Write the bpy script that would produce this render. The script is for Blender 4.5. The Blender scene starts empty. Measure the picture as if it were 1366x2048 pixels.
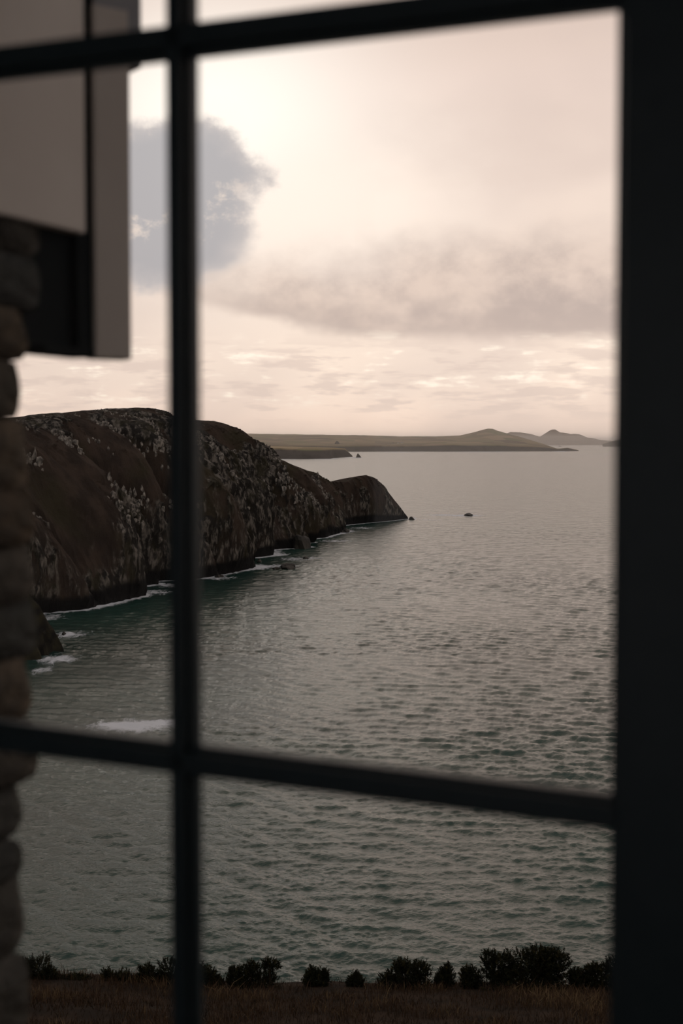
import bpy, math, random
import numpy as np
from mathutils import Vector

random.seed(7)
rng = np.random.default_rng(11)
scene = bpy.context.scene
COL = scene.collection

# ------------------------------------------------------------------ camera
EYE = 70.0                       # eye height above the sea (m)
FPX = 2844.0                     # 50 mm lens on a 36 mm tall frame, 2048 px
PITCH = math.atan(139.0 / FPX)   # camera tips slightly down to the sea
cam_data = bpy.data.cameras.new("camera")
cam = bpy.data.objects.new("camera", cam_data)
COL.objects.link(cam)
cam.location = (0, 0, EYE)
cam.rotation_euler = (math.pi / 2 - PITCH, 0, 0)
cam_data.sensor_fit = 'VERTICAL'
cam_data.sensor_height = 36.0
cam_data.sensor_width = 36.0
cam_data.lens = 50.0
cam_data.clip_start = 0.05
cam_data.clip_end = 200000.0
cam_data.dof.use_dof = True
cam_data.dof.focus_distance = 700.0
cam_data.dof.aperture_fstop = 4.6
scene.camera = cam

# ------------------------------------------------------------------ look
scene.view_settings.view_transform = 'Standard'
scene.view_settings.look = 'None'
scene.view_settings.exposure = 0.0
scene.view_settings.gamma = 1.0
scene.view_settings.use_curve_mapping = False
scene.cycles.use_denoising = True
scene.cycles.max_bounces = 6
scene.cycles.diffuse_bounces = 4
scene.cycles.glossy_bounces = 3
scene.cycles.transmission_bounces = 2
scene.cycles.volume_bounces = 0
scene.cycles.transparent_max_bounces = 24
scene.cycles.sample_clamp_indirect = 4.0


# ------------------------------------------------------------------ node helpers
class S:
    """A node socket with arithmetic."""
    def __init__(self, nt, out):
        self.nt, self.out = nt, out

    def _m(self, op, *args, clamp=False):
        n = self.nt.nodes.new('ShaderNodeMath')
        n.operation = op
        n.use_clamp = clamp
        for i, a in enumerate((self,) + args):
            if isinstance(a, S):
                self.nt.links.new(a.out, n.inputs[i])
            else:
                n.inputs[i].default_value = a
        return S(self.nt, n.outputs[0])

    def __add__(self, o): return self._m('ADD', o)
    __radd__ = __add__
    def __sub__(self, o): return self._m('SUBTRACT', o)
    def __rsub__(self, o): return (self * -1.0) + o
    def __mul__(self, o): return self._m('MULTIPLY', o)
    __rmul__ = __mul__
    def __truediv__(self, o): return self._m('DIVIDE', o)
    def sq(self): return self._m('MULTIPLY', self)
    def exp(self): return self._m('EXPONENT')
    def clamp(self): return self._m('ADD', 0.0, clamp=True)
    def max(self, o): return self._m('MAXIMUM', o)
    def min(self, o): return self._m('MINIMUM', o)
    def abs(self): return self._m('ABSOLUTE')

    def ss(self, a, b, lo=0.0, hi=1.0):
        n = self.nt.nodes.new('ShaderNodeMapRange')
        n.interpolation_type = 'SMOOTHSTEP'
        n.inputs['From Min'].default_value = a
        n.inputs['From Max'].default_value = b
        n.inputs['To Min'].default_value = lo
        n.inputs['To Max'].default_value = hi
        self.nt.links.new(self.out, n.inputs['Value'])
        return S(self.nt, n.outputs['Result'])


def put(nt, val, sock):
    if isinstance(val, S):
        nt.links.new(val.out, sock)
    elif isinstance(val, (tuple, list)):
        sock.default_value = tuple(val) + ((1.0,) if len(val) == 3 and len(sock.default_value) == 4 else ())
    else:
        sock.default_value = val


def mixc(nt, fac, a, b, mode='MIX'):
    n = nt.nodes.new('ShaderNodeMix')
    n.data_type = 'RGBA'
    n.blend_type = mode
    n.clamp_factor = True
    put(nt, fac, n.inputs[0])
    put(nt, a, n.inputs[6])
    put(nt, b, n.inputs[7])
    return S(nt, n.outputs[2])


def ramp(nt, fac, stops):
    n = nt.nodes.new('ShaderNodeValToRGB')
    cr = n.color_ramp
    while len(cr.elements) > 1:
        cr.elements.remove(cr.elements[-1])
    for i, (p, c) in enumerate(stops):
        e = cr.elements[0] if i == 0 else cr.elements.new(p)
        e.position = p
        e.color = tuple(c) + (1.0,)
    nt.links.new(fac.out, n.inputs[0])
    return S(nt, n.outputs[0])


def vmul(nt, vec, xyz, off=(0, 0, 0)):
    n = nt.nodes.new('ShaderNodeMapping')
    n.inputs['Scale'].default_value = xyz
    n.inputs['Location'].default_value = off
    nt.links.new(vec.out, n.inputs['Vector'])
    return S(nt, n.outputs[0])


def noise(nt, vec, scale, detail=3.0, rough=0.5, dist=0.0):
    n = nt.nodes.new('ShaderNodeTexNoise')
    n.inputs['Scale'].default_value = scale
    n.inputs['Detail'].default_value = detail
    n.inputs['Roughness'].default_value = rough
    n.inputs['Distortion'].default_value = dist
    nt.links.new(vec.out, n.inputs['Vector'])
    return S(nt, n.outputs[0])


def objco(nt):
    return S(nt, nt.nodes.new('ShaderNodeTexCoord').outputs['Object'])


# ------------------------------------------------------------------ sky
def build_sky():
    w = bpy.data.worlds.new("evening_sky")
    scene.world = w
    w.use_nodes = True
    nt = w.node_tree
    nt.nodes.clear()
    tc = nt.nodes.new('ShaderNodeTexCoord')
    d = S(nt, tc.outputs['Generated'])
    sep = nt.nodes.new('ShaderNodeSeparateXYZ')
    nt.links.new(d.out, sep.inputs[0])
    dx, dy, dz = [S(nt, sep.outputs[i]) for i in range(3)]
    az = dx._m('ARCTAN2', dy) * 57.2958
    el = dz._m('ARCSINE') * 57.2958

    na = noise(nt, vmul(nt, d, (1, 1, 1.6)), 14.0, 3.0, 0.55) - 0.5
    nb = noise(nt, vmul(nt, d, (1, 1, 1.6), (3.1, 1.7, 5.2)), 11.0, 3.0, 0.55) - 0.5
    nf = noise(nt, vmul(nt, d, (1, 1, 1.3), (7.3, 2.2, 1.1)), 42.0, 4.0, 0.62) - 0.5
    azw = az + na * 4.0 + nf * 1.9
    elw = el + nb * 3.0 + nf * 1.4

    # clear-ish sky towards the hidden sun, by elevation
    e01 = (el / 90.0)._m('POWER', 0.5, clamp=True)

    def pos(deg): return math.sqrt(deg / 90.0)
    warm = ramp(nt, e01, [
        (0.0, (1.20, 0.91, 0.74)), (pos(0.9), (1.17, 0.89, 0.725)), (pos(2.6), (1.12, 0.90, 0.75)),
        (pos(5), (1.01, 0.82, 0.70)), (pos(9), (0.99, 0.80, 0.69)), (pos(14), (0.90, 0.715, 0.63)),
        (pos(18), (0.75, 0.585, 0.505)), (pos(26), (0.60, 0.455, 0.37)), (pos(45), (0.38, 0.315, 0.275)), (1.0, (0.25, 0.248, 0.255))])
    grey = ramp(nt, e01, [
        (0.0, (0.29, 0.275, 0.28)), (pos(8), (0.27, 0.265, 0.275)), (pos(30), (0.245, 0.25, 0.27)), (1.0, (0.24, 0.25, 0.27))])
    away = 1.0 - ((az / 60.0).sq() * -1.0).exp()
    col = mixc(nt, away, warm, grey)

    # soft mottling of the high overcast
    mott = noise(nt, vmul(nt, d, (1, 1, 2.0), (1.4, 0.2, 8.0)), 7.0, 2.0, 0.5)
    col = mixc(nt, (mott + nb * 0.3).ss(0.38, 0.68, 0.0, 0.45), col, (0.74, 0.59, 0.53))

    # the glow where the sun stands behind the cloud
    g = (((az + 5.0) / 6.2).sq() * -1.0 - ((el - 12.6) / 4.6).sq()).exp()
    col = mixc(nt, (g * 1.05).clamp(), col, (1.24, 1.13, 1.03))
    g2 = (((azw + 0.6) / 6.2).sq() * -1.0 - ((elw - 9.4) / 2.9).sq()).exp()
    col = mixc(nt, (g2 * 0.66).clamp(), col, (1.16, 1.0, 0.88))

    # long mauve bank; its base climbs towards the glow and is flat elsewhere
    lowedge = elw * 0.16 + el * 0.84 + nf * 0.45 - (az * -1.0).max(0.0) * 0.24
    up = (el + nb * 4.2 + nf * 0.9) - az * 0.13
    m2 = lowedge.ss(3.85, 4.55) * up.ss(4.8, 8.6, 1.0, 0.0)
    m2 = m2 * mott.ss(0.25, 0.5, 0.75, 1.0)
    c2 = mixc(nt, (na + nf * 0.5).ss(-0.16, 0.22), (0.56, 0.445, 0.40), (0.83, 0.655, 0.56))
    c2 = mixc(nt, lowedge.ss(4.0, 5.6, 0.55, 0.0), c2, (0.63, 0.495, 0.435))
    col = mixc(nt, m2 * 0.92, col, c2)

    # grey-blue cloud standing at the left of the glow
    q = 1.0 - ((az + na * 3.4 + nf * 1.3 + 7.6) / 5.0).sq() - ((el + nb * 2.4 + nf * 1.0 - 9.3) / 3.6).sq()
    m1 = q.ss(0.0, 0.34)
    c1 = mixc(nt, (nf + na * 0.6).ss(0.06, 0.26), (0.455, 0.435, 0.455), (0.80, 0.68, 0.61))
    c1 = mixc(nt, q.ss(0.05, 0.6), (0.66, 0.59, 0.57), c1)
    col = mixc(nt, m1 * 0.9, col, c1)

    # thin streaks low over the horizon
    st = noise(nt, vmul(nt, d, (1, 1, 5.5), (4.0, 4.0, 0.0)), 22.0, 5.0, 0.58)
    m3 = (st + nf * 0.12).ss(0.49, 0.60) * el.ss(0.5, 1.6) * el.ss(3.2, 4.6, 1.0, 0.0)
    col = mixc(nt, m3 * 0.60, col, (0.80, 0.63, 0.55))
    m4 = (st * -1.0 + nf * 0.5).ss(-0.45, -0.28) * el.ss(1.2, 2.0) * el.ss(3.4, 4.8, 1.0, 0.0)
    col = mixc(nt, m4 * 0.8, col, (1.25, 1.09, 0.92))

    bg = nt.nodes.new('ShaderNodeBackground')
    bg.inputs['Strength'].default_value = 1.0
    nt.links.new(col.out, bg.inputs['Color'])
    w.cycles.sampling_method = 'NONE'      # an even overcast needs no light picking
    out = nt.nodes.new('ShaderNodeOutputWorld')
    nt.links.new(bg.outputs[0], out.inputs['Surface'])


build_sky()


# ------------------------------------------------------------------ geometry helpers
def ray(px, py):
    xc, yc = (px - 683.0) / FPX, (1024.0 - py) / FPX
    c, s = math.cos(PITCH), math.sin(PITCH)
    return np.array([xc, c + yc * s, -s + yc * c])


def at(px, py, dist):
    r = ray(px, py)
    t = dist / r[1]
    return np.array([0, 0, EYE]) + r * t


def on_sea(px, py):
    r = ray(px, py)
    t = -EYE / r[2]
    return np.array([0, 0, EYE]) + r * t


def hash3(ix, iy, iz, seed):
    h = (ix.astype(np.int64) * 374761393 + iy.astype(np.int64) * 668265263 + iz.astype(np.int64) * 2147483647 + seed * 974634777) & 0x7fffffff
    h = ((h ^ (h >> 13)) * 1274126177) & 0x7fffffff
    h = ((h ^ (h >> 16)) * 668265263) & 0x7fffffff
    return (h & 0xffff) / 65535.0


def vnoise(p, seed=0):
    """value noise in [-1, 1]; p is (n,3)"""
    f = np.floor(p)
    i = f.astype(np.int64)
    t = p - f
    t = t * t * t * (t * (t * 6 - 15) + 10)
    r = 0
    for a in (0, 1):
        wx = t[:, 0] if a else 1 - t[:, 0]
        for b in (0, 1):
            wy = t[:, 1] if b else 1 - t[:, 1]
            for c in (0, 1):
                wz = t[:, 2] if c else 1 - t[:, 2]
                r = r + wx * wy * wz * hash3(i[:, 0] + a, i[:, 1] + b, i[:, 2] + c, seed)
    return r * 2 - 1


def fbm(p, octaves=4, seed=0, gain=0.5, lac=2.03):
    s, a, n = 0, 1.0, 0
    for o in range(octaves):
        s = s + a * vnoise(p * (lac ** o) + 17.3 * o, seed + o)
        n += a
        a *= gain
    return s / n


def ridged(p, octaves=4, seed=0):
    s, a, n = 0, 1.0, 0
    for o in range(octaves):
        s = s + a * (1 - np.abs(vnoise(p * (2.05 ** o) + 9.1 * o, seed + o)) * 2)
        n += a
        a *= 0.5
    return s / n


def mesh_np(name, verts, faces, smooth=False):
    """faces: (m,4) or (m,3) int array"""
    me = bpy.data.meshes.new(name)
    verts = np.ascontiguousarray(verts, dtype=np.float32)
    faces = np.ascontiguousarray(faces, dtype=np.int32)
    k = faces.shape[1]
    me.vertices.add(len(verts))
    me.vertices.foreach_set('co', verts.ravel())
    me.loops.add(faces.size)
    me.loops.foreach_set('vertex_index', faces.ravel())
    me.polygons.add(len(faces))
    me.polygons.foreach_set('loop_start', np.arange(0, faces.size, k, dtype=np.int32))
    me.update(calc_edges=True)
    me.polygons.foreach_set('use_smooth', np.full(len(faces), smooth, dtype=bool))
    me.validate()
    return me


def grid_faces(nu, nv, flip=False):
    i = np.arange(nu - 1)[:, None] * nv + np.arange(nv - 1)[None, :]
    f = np.stack([i, i + nv, i + nv + 1, i + 1], -1).reshape(-1, 4)
    return f[:, ::-1] if flip else f


def attr(me, name, vals):
    a = me.attributes.new(name, 'FLOAT', 'POINT')
    a.data.foreach_set('value', np.ascontiguousarray(vals, dtype=np.float32))


def obj(name, me, mat=None, parent=None):
    o = bpy.data.objects.new(name, me)
    COL.objects.link(o)
    if mat is not None and me is not None and not me.materials:
        me.materials.append(mat)
    if parent is not None:
        o.parent = parent
    return o


def tag(o, label=None, cat=None, group=None, kind=None):
    if label: o['label'] = label
    if cat: o['category'] = cat
    if group: o['group'] = group
    if kind: o['kind'] = kind
    return o


def empty(name, loc):
    o = bpy.data.objects.new(name, None)
    COL.objects.link(o)
    o.location = loc
    o.empty_display_size = 0.1
    return o


def resample(pts, n):
    pts = np.asarray(pts, float)
    seg = np.linalg.norm(np.diff(pts, axis=0), axis=1)
    s = np.concatenate([[0], np.cumsum(seg)])
    q = np.linspace(0, s[-1], n)
    return np.stack([np.interp(q, s, pts[:, k]) for k in range(pts.shape[1])], 1)


# ------------------------------------------------------------------ materials
def new_mat(name):
    m = bpy.data.materials.new(name)
    m.use_nodes = True
    nt = m.node_tree
    nt.nodes.clear()
    out = nt.nodes.new('ShaderNodeOutputMaterial')
    return m, nt, out


def principled(nt, out, color, rough=0.8, spec=0.3, normal=None):
    b = nt.nodes.new('ShaderNodeBsdfPrincipled')
    put(nt, color, b.inputs['Base Color'])
    put(nt, rough, b.inputs['Roughness'])
    put(nt, spec, b.inputs['Specular IOR Level'])
    if normal is not None:
        nt.links.new(normal.out, b.inputs['Normal'])
    nt.links.new(b.outputs[0], out.inputs['Surface'])
    return b


def bump(nt, height, strength, dist):
    n = nt.nodes.new('ShaderNodeBump')
    n.inputs['Strength'].default_value = strength
    n.inputs['Distance'].default_value = dist
    nt.links.new(height.out, n.inputs['Height'])
    return S(nt, n.outputs[0])


def attribute(nt, name):
    n = nt.nodes.new('ShaderNodeAttribute')
    n.attribute_name = name
    return S(nt, n.outputs['Fac'])


def simple_mat(name, c1, c2, scale, rough=0.8, spec=0.3, bump_s=0.0, bump_d=0.01, detail=4.0):
    m, nt, out = new_mat(name)
    co = objco(nt)
    n = noise(nt, co, scale, detail, 0.55)
    col = mixc(nt, n.ss(0.35, 0.65), c1, c2)
    nor = bump(nt, n, bump_s, bump_d) if bump_s else None
    principled(nt, out, col, rough, spec, nor)
    return m


def mat_sea():
    m, nt, out = new_mat("sea_water")
    co = objco(nt)
    far = attribute(nt, "far")            # the finest ripples give way to gloss with distance
    n1 = noise(nt, vmul(nt, co, (0.6, 1.0, 1.0)), 2.6, 3.0, 0.6)
    # beyond the reach of single waves the eye sees wave groups and gusts
    n2 = noise(nt, vmul(nt, co, (0.7, 1.0, 1.0), (3, 8, 0)), 0.10, 3.0, 0.58)
    h = n1 * (1.0 - far * 0.75) * SEA_BUMP + n2 * far.ss(0.0, 1.0) * SEA_GROUPS
    nor = bump(nt, h, 1.0, 1.0)
    foam = attribute(nt, "foam")
    fn = noise(nt, vmul(nt, co, (1.0, 0.45, 1.0)), 0.30, 7.0, 0.74, 0.6)
    ff = (foam * 1.05 + (fn - 0.5) * 2.4 - 0.28).ss(0.0, 0.75) * 0.85
    ff = ff * foam.ss(0.02, 0.15)
    big = noise(nt, vmul(nt, co, (0.4, 1.0, 1.0)), 0.012, 4.0, 0.5)
    body = mixc(nt, big.ss(0.35, 0.65), (0.013, 0.046, 0.037), (0.020, 0.062, 0.048))
    b = nt.nodes.new('ShaderNodeBsdfPrincipled')
    put(nt, body, b.inputs['Base Color'])
    put(nt, far.ss(0.0, 1.0, 0.10, 0.22), b.inputs['Roughness'])
    b.inputs['IOR'].default_value = 1.333
    nt.links.new(nor.out, b.inputs['Normal'])
    w = nt.nodes.new('ShaderNodeBsdfDiffuse')
    w.inputs['Color'].default_value = (0.80, 0.82, 0.86, 1)
    mx = nt.nodes.new('ShaderNodeMixShader')
    nt.links.new(ff.out, mx.inputs[0])
    nt.links.new(b.outputs[0], mx.inputs[1])
    nt.links.new(w.outputs[0], mx.inputs[2])
    nt.links.new(mx.outputs[0], out.inputs['Surface'])
    return m


SEA_BUMP = 0.11
SEA_GROUPS = 2.6


def mat_headland():
    m, nt, out = new_mat("headland_rock_and_heath")
    co = objco(nt)
    rock = attribute(nt, "rock")          # 0 heath, 1 bare rock
    wet = attribute(nt, "wet")            # tide line
    n = noise(nt, vmul(nt, co, (1, 1, 0.5)), 0.10, 5.0, 0.6)
    n2 = noise(nt, vmul(nt, co, (1, 1, 0.4)), 0.36, 5.0, 0.68)
    n3 = noise(nt, co, 0.03, 3.0, 0.5)
    heath = mixc(nt, n.ss(0.38, 0.62), (0.032, 0.0235, 0.0185), (0.058, 0.041, 0.031))
    heath = mixc(nt, n3.ss(0.5, 0.68, 0.0, 0.8), heath, (0.038, 0.033, 0.018))
    stone = mixc(nt, n2.ss(0.46, 0.64), (0.022, 0.020, 0.0175), (0.19, 0.17, 0.145))
    stone = mixc(nt, n.ss(0.50, 0.66, 0.0, 0.75), stone, (0.034, 0.030, 0.016))
    col = mixc(nt, (rock + (n2 - 0.5) * 0.9).ss(0.35, 0.75), heath, stone)
    col = mixc(nt, (wet + (n2 - 0.5) * 0.5).ss(0.35, 0.7), col, (0.008, 0.008, 0.008))
    nor = bump(nt, n2, 0.9, 1.1)
    principled(nt, out, col, 0.95, 0.1, nor)
    return m


def mat_far():
    m, nt, out = new_mat("far_coast_fields")
    co = objco(nt)
    up = S(nt, nt.nodes.new('ShaderNodeNewGeometry').outputs['Normal'])
    sp = nt.nodes.new('ShaderNodeSeparateXYZ')
    nt.links.new(up.out, sp.inputs[0])
    nz = S(nt, sp.outputs[2])
    v = nt.nodes.new('ShaderNodeTexVoronoi')
    v.inputs['Scale'].default_value = 1.0
    nt.links.new(vmul(nt, co, (0.0052, 0.0017, 0.0)).out, v.inputs['Vector'])
    sc = nt.nodes.new('ShaderNodeSeparateColor')
    nt.links.new(v.outputs['Color'], sc.inputs[0])
    r = S(nt, sc.outputs[0])
    fld = ramp(nt, r, [(0.0, (0.16, 0.12, 0.06)), (0.35, (0.34, 0.26, 0.13)), (0.6, (0.15, 0.17, 0.055)), (0.8, (0.42, 0.31, 0.18)), (1.0, (0.10, 0.07, 0.045))])
    cl = attribute(nt, "cliff")
    n = noise(nt, co, 0.01, 4.0, 0.6)
    moor = attribute(nt, "moor")
    fld = mixc(nt, moor, fld, mixc(nt, n.ss(0.4, 0.6), (0.10, 0.065, 0.040), (0.20, 0.13, 0.08)))
    col = mixc(nt, cl, fld, mixc(nt, n.ss(0.4, 0.6), (0.016, 0.014, 0.013), (0.034, 0.028, 0.024)))
    principled(nt, out, col, 0.95, 0.05)
    return m


def mat_leaf(name, c1, c2, c3):
    m, nt, out = new_mat(name)
    r = attribute(nt, "tint")
    col = ramp(nt, r, [(0.0, c1), (0.6, c2), (1.0, c3)])
    principled(nt, out, col, 0.8, 0.15)
    return m


def mat_glass():
    m, nt, out = new_mat("window_glass")
    t = nt.nodes.new('ShaderNodeBsdfTransparent')
    t.inputs['Color'].default_value = (0.985, 0.99, 0.985, 1)
    g = nt.nodes.new('ShaderNodeBsdfGlossy')
    g.inputs['Roughness'].default_value = 0.02
    fr = nt.nodes.new('ShaderNodeFresnel')
    fr.inputs['IOR'].default_value = 1.45
    mx = nt.nodes.new('ShaderNodeMixShader')
    nt.links.new((S(nt, fr.outputs[0]) * 0.5).out, mx.inputs[0])
    nt.links.new(t.outputs[0], mx.inputs[1])
    nt.links.new(g.outputs[0], mx.inputs[2])
    nt.links.new(mx.outputs[0], out.inputs['Surface'])
    return m


def mat_stone():
    m, nt, out = new_mat("rubble_stone")
    co = objco(nt)
    rnd = S(nt, nt.nodes.new('ShaderNodeObjectInfo').outputs['Random'])
    n = noise(nt, co, 2.2, 5.0, 0.6)
    base = ramp(nt, rnd, [(0.0, (0.17, 0.125, 0.085)), (0.3, (0.085, 0.095, 0.09)), (0.55, (0.21, 0.16, 0.11)), (0.8, (0.10, 0.105, 0.10)), (1.0, (0.15, 0.135, 0.11))])
    col = mixc(nt, n.ss(0.35, 0.65, 0.15, 0.65), base, (0.06, 0.06, 0.054))
    principled(nt, out, col, 0.95, 0.1, bump(nt, n, 0.6, 0.15))
    return m


M = {}
M['sea'] = mat_sea()
M['headland'] = mat_headland()
M['far'] = mat_far()
M['glass'] = mat_glass()
M['stone'] = mat_stone()
M['bar'] = simple_mat("black_painted_metal", (0.029, 0.056, 0.071), (0.036, 0.064, 0.080), 30, 0.45, 0.5)
M['plaster'] = simple_mat("pale_plaster", (0.74, 0.74, 0.74), (0.80, 0.80, 0.80), 3, 0.9, 0.1, 0.2, 0.01)
M['boards'] = simple_mat("dark_floorboards", (0.10, 0.06, 0.035), (0.16, 0.10, 0.06), 4, 0.6, 0.3)
M['mortar'] = simple_mat("lime_mortar", (0.10, 0.085, 0.07), (0.16, 0.14, 0.115), 18, 0.95, 0.05, 0.5, 0.01)
M['paint'] = simple_mat("off_white_painted_timber", (0.76, 0.70, 0.645), (0.82, 0.765, 0.71), 5, 0.6, 0.2)
M['capblue'] = simple_mat("blue_grey_timber", (0.40, 0.41, 0.44), (0.46, 0.47, 0.50), 5, 0.6, 0.2)  # cap board: darker and bluer than the boards below
M['recessdark'] = simple_mat("near_black_recess_and_gap", (0.012, 0.016, 0.018), (0.016, 0.020, 0.021), 9, 0.8, 0.05)  # near-black of recess panel and base; on the gap strip, painted shade
M['searock'] = simple_mat("wet_dark_sea_rock", (0.012, 0.012, 0.012), (0.040, 0.036, 0.028), 0.5, 0.7, 0.3, 0.6, 0.5)
M['lichenrock'] = simple_mat("lichened_outcrop_rock", (0.07, 0.063, 0.055), (0.34, 0.31, 0.27), 0.7, 0.95, 0.05, 0.6, 0.3)
M['promontory'] = simple_mat("mossy_promontory_rock", (0.012, 0.0115, 0.0105), (0.040, 0.036, 0.021), 0.3, 0.95, 0.05, 0.8, 0.8, 6.0)
M['soil'] = simple_mat("heath_soil", (0.022, 0.017, 0.013), (0.042, 0.028, 0.019), 1.2, 0.95, 0.05, 0.6, 0.1)
M['grass'] = mat_leaf("dead_grass", (0.034, 0.022, 0.013), (0.085, 0.048, 0.026), (0.24, 0.165, 0.085))
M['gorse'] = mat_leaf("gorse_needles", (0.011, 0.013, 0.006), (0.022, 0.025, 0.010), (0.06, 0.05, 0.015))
M['stem'] = simple_mat("gorse_stem", (0.030, 0.024, 0.016), (0.050, 0.040, 0.026), 12, 0.9, 0.1)
M['cottage'] = simple_mat("whitewashed_render", (0.70, 0.66, 0.60), (0.80, 0.76, 0.70), 0.4, 0.9, 0.1)
M['slate'] = simple_mat("slate_roof", (0.09, 0.085, 0.085), (0.13, 0.12, 0.12), 0.5, 0.8, 0.2)

# ------------------------------------------------------------------ the room and its window wall
# window plane: t runs to the right along the glass, n points out of the room
ANG = math.radians(24.7)
TA = np.array([math.cos(ANG), -math.sin(ANG), 0])
NA = np.array([math.sin(ANG), math.cos(ANG), 0])
ORG = np.array([-0.133, 1.2, EYE])      # on the visible upright glazing bar, at eye height
MINS = []


def L(t, n, z):
    return ORG + TA * t + NA * n + np.array([0, 0, z])


def local_boxes(name, boxes, mat, parent=None, bevel=0.0):
    """boxes in (t0,t1,n0,n1,z0,z1); one mesh object whose own frame sits in the window frame"""
    vs, fs = [], []
    for (t0, t1, n0, n1, z0, z1) in boxes:
        b = len(vs)
        for (t, n, z) in ((t0, n0, z0), (t1, n0, z0), (t1, n1, z0), (t0, n1, z0), (t0, n0, z1), (t1, n0, z1), (t1, n1, z1), (t0, n1, z1)):
            vs.append((t, n, z))
        fs += [[b + i for i in f] for f in ((0, 3, 2, 1), (4, 5, 6, 7), (0, 1, 5, 4), (1, 2, 6, 5), (2, 3, 7, 6), (3, 0, 4, 7))]
    me = bpy.data.meshes.new(name)
    me.from_pydata(vs, [], fs)
    me.update()
    o = obj(name, me, mat, parent)
    if parent is None:
        o.location = ORG
        o.rotation_euler = (0, 0, -ANG)
    if bevel:
        md = o.modifiers.new('edge', 'BEVEL')
        md.width = bevel
        md.segments = 2
    return o


T_R, T_L = 0.3686, -0.3686                      # inner edges of the stiles
Z_UP, Z_LO = 0.333, -0.269                      # centres of the two visible cross bars
PANE_H = Z_UP - Z_LO
Z_TOP, Z_BOT = Z_UP + PANE_H, Z_LO - PANE_H
JAMB_R, JAMB_L = T_R + 0.075, -0.44
FLOOR, CEIL = -1.55, 1.25
ROOM = (-1.9, 2.3, -3.6)                         # t min, t max, n min
N_IN, N_OUT = -0.03, 0.37

wall_front = local_boxes('wall_front', [
    (JAMB_R, ROOM[1] + 0.25, N_IN, N_OUT, FLOOR - 0.6, CEIL + 1.0),
    (ROOM[0] - 0.25, JAMB_L - 0.022, N_IN, N_OUT - 0.03, FLOOR - 0.6, CEIL + 1.0),
    (JAMB_L - 0.05, JAMB_R, N_IN, N_OUT, FLOOR - 0.6, Z_BOT - 0.05),
    (JAMB_L - 0.05, JAMB_R, N_IN, N_OUT, Z_TOP + 0.05, CEIL + 1.0)], M['mortar'])
tag(wall_front, 'thick dark rubble stone jamb beside the window opening', 'wall', kind='structure')
B0, B1 = ROOM[2] - 0.25, ROOM[2]
OPN = (-1.5, 1.3, -0.75, 0.95)                   # wide opening added behind the viewer to lift the dark bars
BACK = [(ROOM[0] - 0.25, OPN[0], B0, B1, FLOOR - 0.2, CEIL + 0.2), (OPN[1], ROOM[1] + 0.25, B0, B1, FLOOR - 0.2, CEIL + 0.2),
        (OPN[0], OPN[1], B0, B1, FLOOR - 0.2, OPN[2]), (OPN[0], OPN[1], B0, B1, OPN[3], CEIL + 0.2)]
for nm, bx, mt, lab in (
        ('wall_back', BACK, 'plaster', 'plain plastered wall behind the viewer'),
        ('wall_left', (ROOM[0] - 0.25, ROOM[0], ROOM[2], N_IN, FLOOR - 0.2, CEIL + 0.2), 'plaster', 'plain plastered wall on the far side of the window'),
        ('wall_right', (ROOM[1], ROOM[1] + 0.25, ROOM[2], N_IN, FLOOR - 0.2, CEIL + 0.2), 'plaster', 'plain plastered wall on the near side of the window'),
        ('floor', (ROOM[0], ROOM[1], ROOM[2], N_IN, FLOOR - 0.2, FLOOR), 'boards', 'dark boarded floor of the lookout room'),
        ('ceiling', (ROOM[0], ROOM[1], ROOM[2], N_IN, CEIL, CEIL + 0.2), 'plaster', 'plain plastered ceiling of the lookout room')):
    tag(local_boxes(nm, bx if isinstance(bx, list) else [bx], M[mt]), lab, nm.split('_')[0], kind='structure')

# unseen window added behind the viewer to brighten the glazing bars
added_win = empty('added_back_window', ORG)
added_win.rotation_euler = (0, 0, -ANG)
tag(added_win, 'added unseen two-light window letting daylight in behind the viewer', 'window', kind='structure')
bm_ = (B0 + B1) / 2
local_boxes('frame', [(OPN[0], OPN[0] + 0.05, bm_ - .03, bm_ + .03, OPN[2], OPN[3]), (OPN[1] - 0.05, OPN[1], bm_ - .03, bm_ + .03, OPN[2], OPN[3]), (OPN[0], OPN[1], bm_ - .03, bm_ + .03, OPN[2], OPN[2] + 0.05),
                      (OPN[0], OPN[1], bm_ - .03, bm_ + .03, OPN[3] - 0.05, OPN[3]), (-0.13, -0.07, bm_ - .03, bm_ + .03, OPN[2], OPN[3])], M['bar'], added_win)
for (ta, tb) in ((OPN[0] + .05, -0.13), (-0.07, OPN[1] - .05)):
    local_boxes('pane', [(ta, tb, bm_ - .002, bm_ + .002, OPN[2] + .05, OPN[3] - .05)], M['glass'], added_win)

# window: stiles, rails, glazing bars and panes
win = empty('window_1', ORG)
win.rotation_euler = (0, 0, -ANG)
tag(win, 'dark metal window of rectangular panes in slim glazing bars', 'window', kind='structure')
BD = 0.010
right_stile = local_boxes('stile', [(T_R + 0.010, JAMB_R, -0.028, 0.030, Z_BOT, Z_TOP)], M['bar'], win, 0.002)
local_boxes('bead', [(T_R, T_R + 0.012, -0.006, 0.024, Z_BOT, Z_TOP)], M['bar'], right_stile)
left_stile = local_boxes('stile', [(JAMB_L, T_L - 0.010, -0.028, 0.030, Z_BOT, Z_TOP)], M['bar'], win, 0.002)
local_boxes('bead', [(T_L - 0.012, T_L, -0.006, 0.024, Z_BOT, Z_TOP)], M['bar'], left_stile)
local_boxes('rail', [(JAMB_L, JAMB_R, -0.026, 0.030, Z_TOP, Z_TOP + 0.05)], M['bar'], win, 0.002)
local_boxes('rail', [(JAMB_L, JAMB_R, -0.026, 0.030, Z_BOT - 0.05, Z_BOT)], M['bar'], win, 0.002)


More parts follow.
